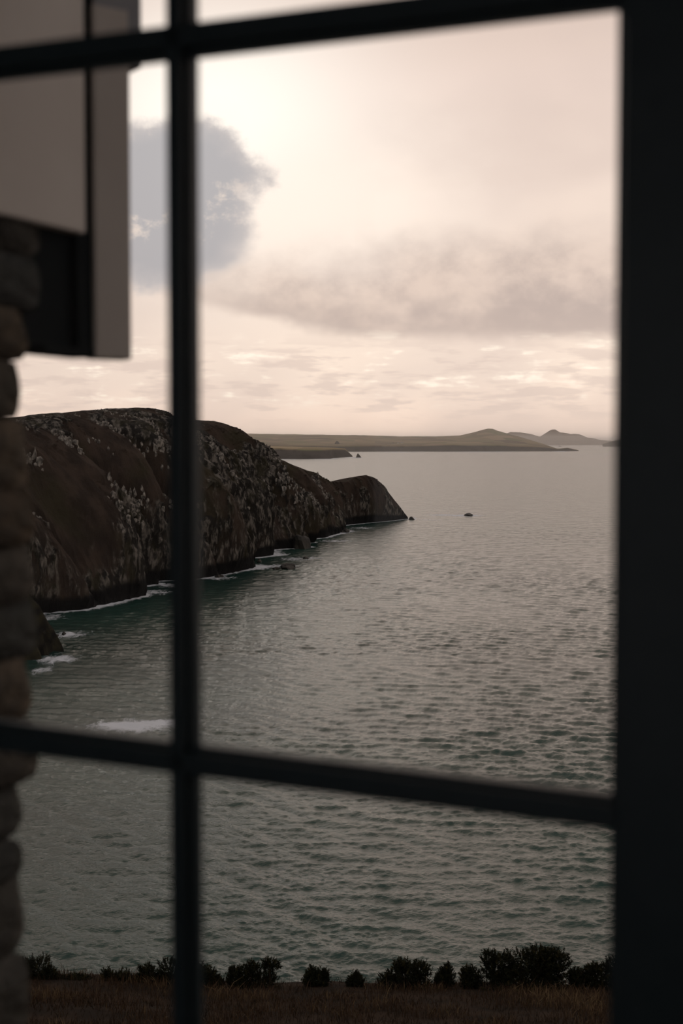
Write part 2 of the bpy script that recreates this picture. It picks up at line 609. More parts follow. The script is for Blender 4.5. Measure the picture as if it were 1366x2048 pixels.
def glazing_bar(path, width, parent):
    """T-shaped bar: slim front fin and a wider back flange"""
    a0, a1, c, vert = path
    fin, fl = width * 0.62 / 2, width / 2
    if vert:
        bx = [(c - fl, c + fl, -0.004, 0.010, a0, a1), (c - fin, c + fin, -0.014, -0.004, a0, a1)]
    else:
        bx = [(a0, a1, -0.004, 0.010, c - fl, c + fl), (a0, a1, -0.014, -0.004, c - fin, c + fin)]
    return local_boxes('glazing_bar', bx, M['bar'], parent, 0.0012)


glazing_bar((Z_BOT, Z_TOP, 0.0, True), 0.0225, win)
for zc in (Z_UP, Z_LO):
    cross = glazing_bar((T_L - 0.011, T_R + 0.011, zc, False), 0.027, win)
    cross.rotation_euler = (0, 0.0145, 0)        # the old casement has sagged a little
zs = [Z_BOT, Z_LO, Z_UP, Z_TOP]
for (ta, tb) in ((T_L, 0.0), (0.0, T_R)):
    for za, zb in zip(zs[:-1], zs[1:]):
        local_boxes('pane', [(ta + 0.001, tb - 0.001, 0.0005, 0.0035, za + 0.001, zb - 0.001)], M['glass'], win)


# stones of the left jamb: edge of the masonry from the profile it shows against the sea
def stone_mesh(seed):
    r = np.random.default_rng(seed)
    k = 5
    vs, idx, fs = [], {}, []

    def vid(p):
        key = tuple(np.round(p, 5))
        if key not in idx:
            idx[key] = len(vs)
            vs.append(p)
        return idx[key]
    lin = np.linspace(-1, 1, k)
    for ax in range(3):
        for sg in (-1, 1):
            for i in range(k - 1):
                for j in range(k - 1):
                    q = []
                    for (a, b) in ((i, j), (i + 1, j), (i + 1, j + 1), (i, j + 1)):
                        p = np.zeros(3)
                        p[ax] = sg
                        p[(ax + 1) % 3] = lin[a]
                        p[(ax + 2) % 3] = lin[b]
                        q.append(vid(p))
                    fs.append(q if sg > 0 else q[::-1])
    v = np.array(vs)
    nrm = np.linalg.norm(v, axis=1, keepdims=True)
    v = v * 0.66 + (v / nrm) * 0.34 * 1.12
    v = v + 0.13 * np.stack([fbm(v * 1.1 + r.uniform(0, 50), 3, seed + q) for q in range(3)], 1)
    return mesh_np('stone', v * 0.5, np.array(fs), True)


STONES = [stone_mesh(40 + i) for i in range(6)]
for me in STONES:
    me.materials.append(M['stone'])
EDGE = [(380, 95), (450, 97), (560, 92), (650, 84), (715, 47), (760, 42), (830, 68), (900, 76), (1000, 70), (1080, 64), (1150, 74), (1230, 86), (1290, 84),
        (1340, 68), (1400, 76), (1450, 86), (1530, 68), (1600, 58), (1690, 38), (1740, 50), (1850, 60), (1900, 55), (2048, 44), (2300, 50)]


def edge_n(py):
    px = np.interp(py, [e[0] for e in EDGE], [e[1] for e in EDGE])
    k = (px - 683.0) / FPX
    t = JAMB_L
    ox, oy = ORG[0] + TA[0] * t, ORG[1] + TA[1] * t
    return (-ox + oy * k) / (NA[0] - NA[1] * k)


courses = [400, 520, 625, 722, 838, 985, 1090, 1200, 1318, 1440, 1560, 1668, 1742, 1900, 2060, 2210, 2400]
si = 0
for ya, yb in zip(courses[:-1], courses[1:]):
    dY = 1.745
    z1, z0 = (885 - ya) / FPX * dY, (885 - yb) / FPX * dY
    zc, hh = (z0 + z1) / 2, (z1 - z0)
    n_end = edge_n((ya + yb) / 2)
    cuts = [0.035, 0.035 + random.uniform(0.09, 0.13), n_end - random.uniform(0.10, 0.15), n_end]
    for a, b in zip(cuts[:-1], cuts[1:]):
        last = b == n_end
        ln = (b - a) * 1.04
        s = obj('stone', STONES[si % 6], None, wall_front)
        dep = 0.16
        s.location = (JAMB_L - dep / 2 + random.uniform(-0.008, 0.006), (a + b) / 2, zc)
        s.scale = (dep, ln, hh * random.uniform(1.10, 1.18))
        s.rotation_euler = (random.uniform(-0.05, 0.05), random.uniform(-0.04, 0.04), random.uniform(-0.05, 0.05))
        si += 1

# pale painted timber box on the masonry, hanging past the jamb
box = empty('timber_eaves_box', ORG + TA * -0.44 + NA * 0.45 + np.array([0, 0, 0.11]))
box.rotation_euler = (0, 0, -ANG)
tag(box, 'pale painted timber box with dark recess hanging above the stone jamb', 'eaves box')
OT, ON, OZ = -0.44, 0.45, 0.11


def box_part(name, b, mat, parent=box, bevel=0.003):
    t0, t1, n0, n1, z0, z1 = b
    return local_boxes(name, [(t0 - OT, t1 - OT, n0 - ON, n1 - ON, z0 - OZ, z1 - OZ)], mat, parent, bevel)


box_part('side_board', (-0.452, -0.430, 0.038, 0.480, 0.264, 0.95), M['paint'])
box_part('recess_panel', (-0.475, -0.452, 0.375, 0.50, 0.113, 0.30), M['recessdark'])
box_part('base_strip', (-0.475, -0.436, 0.398, 0.51, 0.109, 0.120), M['recessdark'], bevel=0.001)
box_part('shadow_gap_strip', (-0.458, -0.4405, 0.476, 0.512, 0.113, 0.95), M['recessdark'], bevel=0.0)  # dark strip painting in the shade between side and corner boards


def splayed_board(name, t, n, length, thick, z0, z1, mat, deg=29.0):
    """upright board whose face turns away from the wall line"""
    o = local_boxes(name, [(-thick, 0, 0, length, z0 - OZ, z1 - OZ)], mat, box, 0.003)
    o.location = (t - OT, n - ON, 0)
    o.rotation_euler = (0, 0, math.radians(-deg))
    return o


splayed_board('corner_board', -0.434, 0.503, 0.0535, 0.03, 0.108, 0.56, M['paint'])
splayed_board('cap_board', -0.433, 0.505, 0.069, 0.036, 0.487, 0.95, M['capblue'])

# ------------------------------------------------------------------ near ground of the cliff top


def ground_z(x, y):
    p = np.stack([x * 0.16, y * 0.16, np.zeros_like(x)], 1)
    z = np.interp(y, [-8, 1.5, 6, 18, 29, 35.5, 37.5, 40, 46, 70, 110], [-1.7, -1.75, -2.9, -8.0, -12.35, -13.95, -14.5, -16.9, -26, -58, -78])
    edge = 0.55 * vnoise(np.stack([x * 0.11, x * 0, x * 0], 1), 5)
    return EYE + z + 0.16 * fbm(p * 2.2, 3, 3) + edge * np.clip((y - 20) / 16, 0, 1) * 0.4 - 0.012 * x * np.clip((y - 10) / 20, 0, 1)


def build_ground():
    nu, nv = 150, 150
    xs = np.linspace(-60, 60, nu)
    ys = np.concatenate([np.linspace(-8, 27, 30), np.linspace(27.5, 40, 80), np.linspace(40.5, 110, 40)])
    X, Y = np.meshgrid(xs, ys, indexing='ij')
    x, y = X.ravel(), Y.ravel()
    me = mesh_np('ground', np.stack([x, y, ground_z(x, y)], 1), grid_faces(nu, nv), True)
    o = obj('ground', me, M['soil'])
    tag(o, 'brown heath ground sloping to the cliff edge below the window', 'ground', kind='structure')


build_ground()


def build_sea():
    nc = 800
    # rings: evenly spaced by depression angle so that near and far waves get similar detail
    dep = np.concatenate([np.linspace(0.0011, 0.150, 430), np.linspace(0.1505, 0.40, 470), [0.6, 0.95]])[::-1]
    r = EYE / dep
    azi = np.radians(np.concatenate([np.linspace(-80, -16, 22), np.linspace(-14.6, 14.6, nc), np.linspace(16, 80, 22)]))
    nc = len(azi)
    R, A = np.meshgrid(r, azi, indexing='ij')
    x, y = (R * np.sin(A)).ravel(), (R * np.cos(A)).ravel()
    rr = R.ravel()
    dr = np.abs(np.gradient(r))
    DR = np.repeat(dr, nc)
    DA = rr * np.radians(29.2 / 800)
    z = np.zeros_like(x)
    wr = np.random.default_rng(5)
    for i in range(100):
        lam = 0.6 * (9.5 / 0.6) ** wr.random() ** 1.15
        th = wr.normal(math.radians(258), 0.62)
        k = 2 * math.pi / lam
        kx, ky = k * math.cos(th), k * math.sin(th)
        amp = 0.0090 * lam ** 0.93 * wr.uniform(0.5, 1.3)
        # fade a wave where the mesh is too coarse to carry it
        res = np.maximum(DR * abs(ky) / k, DA * abs(kx) / k)
        fade = np.clip(lam / (res * 1.3) - 0.6, 0, 1)
        ph = kx * x + ky * y + wr.uniform(0, 6.28)
        s = np.sin(ph)
        z += amp * fade * (s + 0.28 * np.cos(2 * ph))
    # gusts: some patches rougher than others
    g = 0.75 + 0.5 * fbm(np.stack([x * 0.018, y * 0.010, x * 0], 1), 3, 9)
    z *= g
    # white water: near the shore line and in single patches
    foam = np.zeros_like(x)
    B = resample(SHORE[:, :2], 420)
    sel = np.where((rr > 430) & (rr < 1500))[0]
    for ch in np.array_split(sel, 60):
        d2 = (x[ch, None] - B[None, :, 0]) ** 2 + ((y[ch, None] - B[None, :, 1]) * 0.75) ** 2
        d = np.sqrt(d2.min(1))
        wv = 4.5 + 15 * np.maximum(0, vnoise(np.stack([x[ch] * 0.02, y[ch] * 0.02, x[ch] * 0], 1), 21))
        foam[ch] = np.maximum(foam[ch], 1.2 * np.exp(-(d / wv) ** 2))
    for (px, py, wx, wy, a) in FOAM:
        c = on_sea(px, py)
        sx = wx / FPX * c[1]
        sy = abs(on_sea(px, py + wy)[1] - c[1])
        e = ((x - c[0]) / sx) ** 2 + ((y - c[1]) / sy) ** 2
        foam = np.maximum(foam, a * np.exp(-e))
    me = mesh_np('sea', np.stack([x, y, z], 1), grid_faces(len(r), nc), True)
    attr(me, 'foam', foam)
    attr(me, 'far', np.clip((rr - 250) / 900, 0, 1))
    o = obj('sea', me, M['sea'])
    tag(o, 'wind-ruffled grey-green sea filling the bay below the cliffs', 'sea', kind='structure')


# shore line of the headland on the sea plane (traced from where its cliff meets the water)
SHORE_PX = [(-420, 1300), (-300, 1285), (-160, 1262), (0, 1238), (90, 1225), (170, 1218), (230, 1205), (290, 1190), (318, 1168), (345, 1160), (385, 1158), (430, 1152), (470, 1143), (512, 1134),
            (515, 1115), (545, 1110), (560, 1098), (620, 1094), (625, 1085), (650, 1075), (690, 1063), (692, 1050), (740, 1045), (785, 1041), (816, 1037)]
SHORE = np.array([on_sea(*p) for p in SHORE_PX])
# coves hidden behind each buttress
for q_ in ((-116, 668, 0), (-112, 709, 0), (-78, 838, 0), (-60, 905, 0), (-46, 975, 0), (-36, 1010, 0), (-20, 1160, 0)):
    SHORE = np.insert(SHORE, np.searchsorted(SHORE[:, 1], q_[1]), q_, axis=0)
FOAM = [(258, 1452, 85, 13, 1.25), (325, 1446, 55, 9, 1.1), (135, 1270, 40, 8, 0.85), (115, 1318, 45, 9, 0.95), (85, 1340, 25, 9, 0.8), (90, 1236, 45, 9, 0.7), (300, 1185, 45, 6, 0.8),
        (345, 1170, 40, 5, 0.8), (590, 1118, 40, 5, 0.62), (560, 1132, 50, 4, 0.7), (625, 1116, 25, 2.5, 0.75), (430, 1156, 45, 4, 0.8), (672, 1082, 38, 3, 0.7), (725, 1056, 30, 3, 0.65),
        (930, 1031, 36, 2.0, 1.3), (885, 1030, 32, 1.6, 1.1), (858, 1040, 30, 2.0, 0.55), (826, 1037, 12, 2.5, 1.0),
        (560, 918, 40, 1.0, 1.3), (650, 917.5, 35, 1.0, 1.5), (710, 915.5, 20, 0.9, 1.4), (800, 904.5, 60, 0.7, 1.2), (960, 904, 80, 0.7, 1.2), (1115, 903, 18, 0.8, 1.5)]
build_sea()


# ------------------------------------------------------------------ the headland
RIDGE_PX = [(-330, 880, 520), (-230, 860, 560), (-100, 846, 620), (10, 838, 680), (80, 832, 720), (130, 828, 750), (190, 821, 805), (240, 818, 850), (283, 822, 890), (302, 832, 910), (318, 842, 930), (345, 843, 955), (390, 844, 1000),
            (410, 855, 1015), (430, 868, 1030), (455, 886, 1050), (480, 903, 1065), (510, 910, 1085), (545, 920, 1110), (575, 933, 1130), (605, 948, 1152), (628, 960, 1170), (650, 965, 1185), (690, 963, 1225), (704, 955, 1240), (722, 952, 1256),
            (745, 957, 1268), (765, 970, 1276), (785, 995, 1284), (805, 1020, 1292), (816, 1035, 1300)]
HS = {}


def build_headland():
    nu, nv, nb = 960, 240, 24
    ridge_c = np.array([at(*p) for p in RIDGE_PX])
    base_c = SHORE.copy()
    # parameter: distance along the headland axis; the ridge point paired with a base point lies a little further on
    bq = base_c[:, 1].copy()
    bq = np.maximum.accumulate(bq + np.arange(len(bq)) * 0.01)
    rq = ridge_c[:, 1].copy()
    u = np.concatenate([np.linspace(0, 0.62, int(nu * 0.70)), np.linspace(0.62, 1, nu - int(nu * 0.70) + 1)[1:]])
    b_at = bq[0] + (bq[-1] - bq[0]) * u
    b = np.stack([np.interp(b_at, bq, base_c[:, k]) for k in range(3)], 1)
    shift = np.interp(u, [0, 0.5, 0.85, 1.0], [20, 60, 40, 0])
    r_at = np.clip(b_at + shift, rq[0], rq[-1])
    r = np.stack([np.interp(r_at, rq, ridge_c[:, k]) for k in range(3)], 1)
    ev = np.ones(nv)
    v = np.cumsum(ev / ev.sum())
    v = np.concatenate([[0], v])[:nv]
    v = v / v[-1]
    vv = v[None, :]
    # profile: steep sea cliff, slope, rounded crest
    steep = np.clip(0.30 + 0.22 * vnoise(np.stack([u * 26, u * 0, u * 0], 1), 3), 0.12, 0.55)[:, None]
    g = np.where(vv < 0.12, vv / 0.12 * steep * 0.8, steep * 0.8 + (1 - steep * 0.8) * np.sin(np.clip((vv - 0.12) / 0.88, 0, 1) * math.pi / 2) ** 0.92)
    vw = vv ** 1.3                      # buttress shapes keep well up the slope
    pl = b[:, None, :2] * (1 - vw[..., None]) + r[:, None, :2] * vw[..., None]
    z = g * r[:, None, 2]
    P = np.concatenate([pl, z[..., None]], -1)
    p = P.reshape(-1, 3)
    V = np.broadcast_to(vv, (nu, nv)).ravel()
    Us = np.broadcast_to(u[:, None], (nu, nv)).ravel()
    hgt = np.repeat(r[:, 2], nv)
    damp = np.sin(np.clip(V, 0, 1) * math.pi) ** 0.45
    damp *= np.clip(hgt / 60, 0.25, 1)
    tipfade = np.clip((1 - Us) / 0.05, 0.1, 1)
    # gullies and buttresses running up the face
    along = p[:, 1] + p[:, 0] * 0.4
    q1 = np.stack([along / 46, p[:, 2] / 150, p[:, 0] * 0], 1)
    q2 = np.stack([along / 15, p[:, 2] / 60, p[:, 0] / 60], 1)
    q3 = np.stack([along / 5.5, p[:, 2] / 17, p[:, 0] / 14], 1)
    q4 = np.stack([along / 2.3, p[:, 2] / 5.0, p[:, 0] / 4.5], 1)
    big = fbm(q1, 3, 31)
    # rounded buttresses parted by sharp gullies that slant down towards the tip
    sl = (along + 0.55 * p[:, 2])
    spur = np.sqrt(np.abs(vnoise(np.stack([sl / 58 + 0.30 * big, p[:, 2] / 300, p[:, 0] * 0], 1), 35)) + 1e-4)
    rid = np.sqrt(np.abs(fbm(np.stack([(along + 0.3 * p[:, 2]) / 19, p[:, 2] / 90, p[:, 0] / 90], 1), 2, 41)) * 1.6 + 1e-4)
    fine = ridged(q3, 3, 51)
    vfine = vnoise(q4, 61)
    patch = fbm(np.stack([along / 34, p[:, 2] / 26, p[:, 0] / 30], 1), 3, 71)
    cliffy = np.clip(0.95 - V * 1.7 + 0.4 * patch, 0, 1)                       # lower part is bare cliff
    outc = np.clip((fine * 0.65 + patch * 0.9 - 0.22) * 2.4, 0, 1)     # outcrops break out of the heath
    rock = np.clip(cliffy * 0.75 + outc * 0.9 - 0.25 * (rid - 0.4) * cliffy, 0, 1)
    disp = damp * tipfade * (7.0 * big + 26.0 * (spur - 0.5) + 9.0 * (rid - 0.4) * (0.45 + 0.55 * cliffy) + (3.2 * (fine - 0.2) + 1.1 * vfine) * (0.25 + 0.75 * rock) + 1.5 * outc + 0.9 * fbm(np.stack([along / 7, p[:, 2] / 7, p[:, 0] / 7], 1), 3, 131))
    dirv = np.array([0.90, -0.32, 0.28])
    p2 = p + disp[:, None] * dirv[None]
    # crest: small lumps only
    crest = np.clip((V - 0.8) / 0.2, 0, 1)
    p2[:, 2] += crest * 0.55 * fbm(p2 * 0.16, 3, 81) * tipfade
    p2[:, 2] += crest * 0.0
    p2[V == 0, 2] = -3.0
    F = p2.reshape(nu, nv, 3)
    # land behind the crest, falling gently away
    wb = np.linspace(0, 1, nb + 1)[1:]
    last = F[:, -1, :]
    offs = np.interp(u, [0, 0.6, 0.9, 1.0], [220, 150, 40, 8])
    back = np.empty((nu, nb, 3))
    back[:, :, 0] = last[:, None, 0] - offs[:, None] * wb[None]
    back[:, :, 1] = last[:, None, 1] + 0.25 * offs[:, None] * wb[None]
    back[:, :, 2] = last[:, None, 2] * (1 - 0.35 * wb[None] ** 1.4 - 0.8 * np.clip((wb[None] - 0.75) / 0.25, 0, 1))
    F2 = np.concatenate([F, back], 1)
    nt_ = nv + nb
    me = mesh_np('headland', F2.reshape(-1, 3), grid_faces(nu, nt_), False)
    rk = np.concatenate([rock.reshape(nu, nv), np.zeros((nu, nb))], 1)
    wet = np.clip(1.25 - p2[:, 2] / (9.0 + 5 * big), 0, 1)
    wt = np.concatenate([wet.reshape(nu, nv), np.zeros((nu, nb))], 1)
    attr(me, 'rock', rk.ravel())
    attr(me, 'wet', wt.ravel())
    o = obj('headland', me, M['headland'])
    tag(o, 'dark rocky headland of heath and cliffs sloping down into the sea', 'headland', kind='structure')
    HS.update(F=F, u=u, v=v, rock=rock.reshape(nu, nv), patch=patch.reshape(nu, nv), obj=o)


build_headland()


def crag_mesh(name, seed, sub=2, jag=0.45, flat=1.0):
    """angular rock: a displaced icosphere with flat facets"""
    import bmesh
    bm = bmesh.new()
    bmesh.ops.create_icosphere(bm, subdivisions=sub, radius=1.0)
    vs = np.array([v.co[:] for v in bm.verts])
    d = 1 + jag * fbm(vs * 1.3 + seed * 3.7, 3, seed) + 0.35 * jag * vnoise(vs * 3.1 + seed, seed + 5)
    q = vs * d[:, None]
    q[:, 2] *= flat
    for v, c in zip(bm.verts, q):
        v.co = c
    me = bpy.data.meshes.new(name)
    bm.to_mesh(me)
    bm.free()
    return me


# pale outcrop boulders on the near slope: the largest as single parts, the small ones joined
def build_outcrops():
    F, patch = HS['F'], HS['patch']
    nu, nv = F.shape[:2]
    fl = F.reshape(-1, 3)
    clus = fbm(np.stack([(fl[:, 1] + 0.4 * fl[:, 0] + 0.25 * fl[:, 2]) / 9, fl[:, 2] / 22, fl[:, 0] / 40], 1), 3, 171).reshape(nu, nv)
    shapes = []
    for i in range(7):
        me = crag_mesh('boulder', 300 + i, 1, 0.85)
        me.materials.append(M['lichenrock'])
        shapes.append(me)
    r = np.random.default_rng(77)
    n_big = 0
    small_v, small_f = [], []
    nsm = 0
    base = [(np.array([v.co[:] for v in s.vertices]), np.array([p.vertices[:] for p in s.polygons])) for s in shapes]
    tries = 0
    while (n_big < 270 or nsm < 3400) and tries < 90000:
        tries += 1
        i = int(nu * (0.06 + 0.74 * r.random() ** 1.15))
        j = int(nv * r.uniform(0.14, 0.90))
        if patch[i, j] < (-0.12 if i > nu * 0.4 else -0.40) + 0.2 * r.random() or clus[i, j] < 0.10 + 0.15 * r.random():
            continue
        if j > nv * 0.72 and r.random() < 0.6:
            continue
        c = F[i, j]
        i2, j2 = min(i + 2, nu - 1), min(j + 2, nv - 1)
        if n_big < 270 and j < nv * 0.72 and r.random() < 0.12:
            o = obj('boulder', shapes[r.integers(7)], None, HS['obj'])
            s = r.uniform(0.9, 1.9)
            o.location = c
            o.scale = (s * r.uniform(.6, 1.0), s * r.uniform(.6, 1.1), s * r.uniform(1.0, 2.0))
            o.rotation_euler = (r.uniform(-.4, .4), r.uniform(-.4, .4), r.uniform(0, 6.28))
            n_big += 1
        elif nsm < 3400:
            bv, bf = base[r.integers(7)]
            s = r.uniform(0.45, 1.15) * (0.55 if j > nv * 0.72 else 1.0)
            a = r.uniform(0, 6.28)
            rot = np.array([[math.cos(a), -math.sin(a), 0], [math.sin(a), math.cos(a), 0], [0, 0, r.uniform(1.1, 2.4)]])
            small_f.append(bf + sum(len(q) for q in small_v[-1:]) * 0 + nsm_off[0])
            small_v.append(bv @ rot.T * s + c)
            nsm_off[0] += len(bv)
            nsm += 1
    me = mesh_np('scattered_boulders', np.concatenate(small_v), np.concatenate(small_f), False)
    o = obj('scattered_boulders', me, M['lichenrock'], HS['obj'])
    o['kind'] = 'stuff'


nsm_off = [0]
build_outcrops()


# ------------------------------------------------------------------ rocks in the water
def sea_rock(px, py, wpx, hpx, label, seed, name='sea_rock', depth=1.0, mat='searock', jag=0.5):
    c = on_sea(px, py)
    w = wpx / FPX * c[1] / 2
    h = hpx / FPX * c[1]
    me = crag_mesh(name, seed, 3, jag)
    vs = np.array([v.co[:] for v in me.vertices])
    o = obj(name, me, M[mat])
    o.location = (c[0], c[1], 0.0)
    ex = np.abs(vs[:, 0]).max()
    o.scale = (w / ex, w * depth / ex, h / vs[:, 2].max())
    tag(o, label, 'rock')
    return o


sea_rock(578, 1136, 40, 9, 'jagged black rock awash off the middle of the headland', 501, depth=2.2)
sea_rock(552, 1138, 15, 5, 'small black rock beside the jagged rock awash, on its shore side', 502, depth=2)
sea_rock(611, 1117, 13, 4, 'low dark rock in a foam patch, further out than the jagged rock', 503, depth=2)
sea_rock(604, 1096, 38, 27, 'rounded dark stack leaning against the foot of the headland cliffs', 504, depth=1.4, jag=0.35)
sea_rock(937, 1031, 22, 5, 'lone low rock with surf, far out beyond the headland tip', 505, depth=3)
sea_rock(823, 1039, 14, 6, 'small rock in surf just off the tip of the headland', 506, depth=2)
sea_rock(690, 1064, 22, 7, 'dark rock ledge under the knob near the tip of the headland', 509, depth=3)
sea_rock(128, 1268, 9, 5, 'tiny black rock in the foam between stone jamb and cliff, farther of two', 507, depth=2)
sea_rock(113, 1273, 12, 5, 'tiny black rock in the foam between stone jamb and cliff, nearer of two', 508, depth=2)
sea_rock(438, 1154, 20, 6, 'dark rock at the cliff foot just beyond the upright glazing bar', 510, depth=2)
sea_rock(518, 1124, 12, 7, 'dark rock at the waterline behind the second cliff buttress', 511, depth=2)


def promontory():
    """steep end of the nearer cliff, reaching out from behind the stone jamb"""
    tip = on_sea(120, 1303)
    nu, nv = 90, 60
    th = np.linspace(-0.45 * math.pi, 0.75 * math.pi, nu)
    vv = np.linspace(0, 1, nv)
    cx, cy = tip[0] - 57, tip[1] - 4
    A, Vv = np.meshgrid(th, vv, indexing='ij')
    a, v = A.ravel(), Vv.ravel()
    rx, ry = 62.0, 34.0
    p = np.stack([np.cos(a) * 3, np.sin(a) * 3, v * 2.0], 1)
    rad = 1 + 0.10 * fbm(p * 1.6, 3, 91) + 0.05 * ridged(p * np.array([4, 4, 1.2]), 3, 92)
    shr = 1 - 0.80 * v ** 1.25
    x = cx + rx * (np.cos(a) * rad * shr - 0.10 * shr)
    y = cy + ry * np.sin(a) * rad * shr
    z = -2 + 60 * v ** 0.92 * (1 + 0.06 * fbm(p * 3, 2, 93))
    me = mesh_np('promontory', np.stack([x, y, z], 1), grid_faces(nu, nv), True)
    o = obj('promontory', me, M['promontory'])
    tag(o, 'mossy dark rock promontory jutting into foam beside the stone jamb', 'promontory', kind='structure')


promontory()


# ------------------------------------------------------------------ the far coast
def far_strip(name, label, rows, cliff_rows, moor, cat='coast', n=220, sub=6, seed=0, amp=1.0):
    """rows of (px, py or None for sea level, distance) from the waterline back to the skyline"""
    R = []
    xs = np.linspace(0, 1, n)
    for row in rows:
        pts = np.array([at(px, py, d) if py is not None else np.array([(px - 683) / FPX * d, d, -2.0]) for (px, py, d) in row])
        q = (pts[:, 0] / pts[:, 1])
        lo, hi = q[0], q[-1]
        qq = lo + (hi - lo) * xs
        R.append(np.stack([np.interp(qq, q, pts[:, k]) for k in range(3)], 1))
    out, cl, mo = [], [], []
    for i in range(len(R) - 1):
        for k in range(sub):
            f = k / sub
            out.append(R[i] * (1 - f) + R[i + 1] * f)
            cl.append(1.0 if i < cliff_rows else 0.0)
            mo.append(moor)
    out.append(R[-1])
    cl.append(0.0)
    mo.append(moor)
    P = np.stack(out, 0)
    m = P.shape[0]
    flat = P.reshape(-1, 3)
    inner = np.repeat(np.clip(np.minimum(np.arange(m), m - 1 - np.arange(m)) / 3.0, 0, 1), n)
    wave = fbm(np.stack([flat[:, 0] / 260, flat[:, 1] / 700, flat[:, 0] * 0], 1), 4, seed)
    flat[:, 2] += wave * 5.0 * amp * inner
    clf = np.repeat(np.array(cl), n)
    flat[:, 1] += clf * inner * 60 * fbm(np.stack([flat[:, 0] / 90, flat[:, 2] / 60, flat[:, 0] * 0], 1), 3, seed + 7)
    jag = fbm(np.stack([flat[:, 0] / 70, flat[:, 0] * 0, flat[:, 0] * 0], 1), 3, seed + 3)
    sky = np.zeros(m * n)
    sky[(m - 1 - sub * 1) * n:(m - sub) * n] = 1
    flat[:, 2] += sky * jag * 2.0 * amp
    me = mesh_np(name, flat, grid_faces(m, n, True), True)
    attr(me, 'cliff', clf)
    attr(me, 'moor', np.repeat(np.array(mo), n))
    o = obj(name, me, M['far'])
    tag(o, label, cat, kind='structure')
    return o


# long farmed plateau; its cliffs stand about 11 km off
far_strip('mainland_coast', 'long hazy farmland plateau with low sea cliffs across the bay', [
    [(380, None, 11000), (560, None, 11000), (690, None, 10900), (800, None, 11200), (900, None, 11100), (1000, None, 11300), (1100, None, 11300), (1120, None, 11400), (1158, None, 11600)],
    [(380, 889, 11150), (560, 890, 11150), (690, 892, 11000), (800, 891.5, 11300), (900, 890, 11250), (1000, 890.5, 11450), (1090, 893.5, 11450), (1115, 898, 11550), (1135, 895, 11650), (1157, 900.5, 11700)],
    [(380, 878, 13500), (560, 880, 13500), (690, 883, 13500), (800, 884, 13500), (900, 882, 13500), (1000, 884, 13000), (1090, 891, 12000), (1115, 897, 11800), (1135, 895, 11750), (1157, 900, 11800)],
    [(380, 866, 17000), (430, 866.5, 17000), (490, 867, 17000), (560, 868, 17000), (640, 869.5, 17000), (720, 870.5, 17000), (800, 873, 17000), (870, 873, 17000), (920, 871, 16500), (945, 865, 16000), (962, 860, 16000), (975, 857, 16000), (985, 857.5, 16000), (995, 862, 16000), (1012, 866, 15500), (1050, 877, 14500), (1090, 889, 13000), (1115, 897, 12500), (1135, 895, 12200), (1157, 900, 12000)],
    [(380, 874, 20000), (560, 876, 20000), (800, 879, 20000), (975, 872, 19000), (1050, 884, 17000), (1115, 899, 14000), (1157, 901, 12500)]],
    1, 0.25, n=420, seed=200)
# nearer cliff with a green field on top, about 6 km off
far_strip('field_cliff', 'green field above grey sea cliffs behind the headland', [
    [(400, None, 5900), (520, None, 6000), (600, None, 6050), (662, None, 6100), (668, None, 6500), (700, None, 6900), (706, None, 6950)],
    [(400, 893, 6000), (520, 898, 6100), (560, 897, 6150), (600, 899, 6150), (640, 900, 6200), (668, 898, 6600), (690, 898, 7000), (704, 911, 7000)],
    [(400, 886, 7200), (520, 890, 7200), (600, 893, 7300), (668, 896, 7400), (690, 897.5, 7300), (704, 912, 7100)],
    [(400, 888, 8000), (520, 893, 8000), (600, 896, 8000), (690, 900, 7700), (704, 913, 7300)]],
    1, 0.0, n=240, seed=230, amp=0.5)
# the pair of hills beyond, standing in the sea
far_strip('island_hills', 'pale sunlit island hills with a pointed peak on the horizon', [
    [(960, None, 38000), (1100, None, 38000), (1238, None, 38000)],
    [(960, 880, 38500), (1020, 876, 38500), (1060, 878, 38500), (1107, 874, 38500), (1150, 876, 38500), (1200, 882, 38500), (1238, 887, 38500)],
    [(960, 874, 39500), (990, 871, 39500), (1012, 867.5, 39500), (1020, 864.5, 39500), (1040, 864, 39500), (1058, 868, 39500), (1080, 873, 39500), (1090, 867, 39500), (1100, 861.5, 39500), (1105, 858.5, 39500), (1111, 858.5, 39500), (1120, 864.5, 39500), (1140, 867.5, 39500), (1158, 868.5, 39500), (1175, 875, 39500), (1200, 879.5, 39500), (1222, 881.5, 39500), (1238, 884, 39500)],
    [(960, 884, 43000), (1107, 884, 43000), (1238, 888, 43000)]],
    0, 1.0, n=300, seed=260, amp=4.0)
far_strip('low_point', 'dark low point of land on the horizon against the right window frame', [
    [(1205, None, 24000), (1260, None, 24000), (1420, None, 24000)],
    [(1205, 888, 24200), (1222, 883, 24200), (1240, 879, 24200), (1275, 876, 24200), (1420, 873, 24200)],
    [(1205, 889, 26000), (1240, 884, 26000), (1420, 880, 26000)]],
    1, 0.6, n=120, seed=290, amp=1.5)

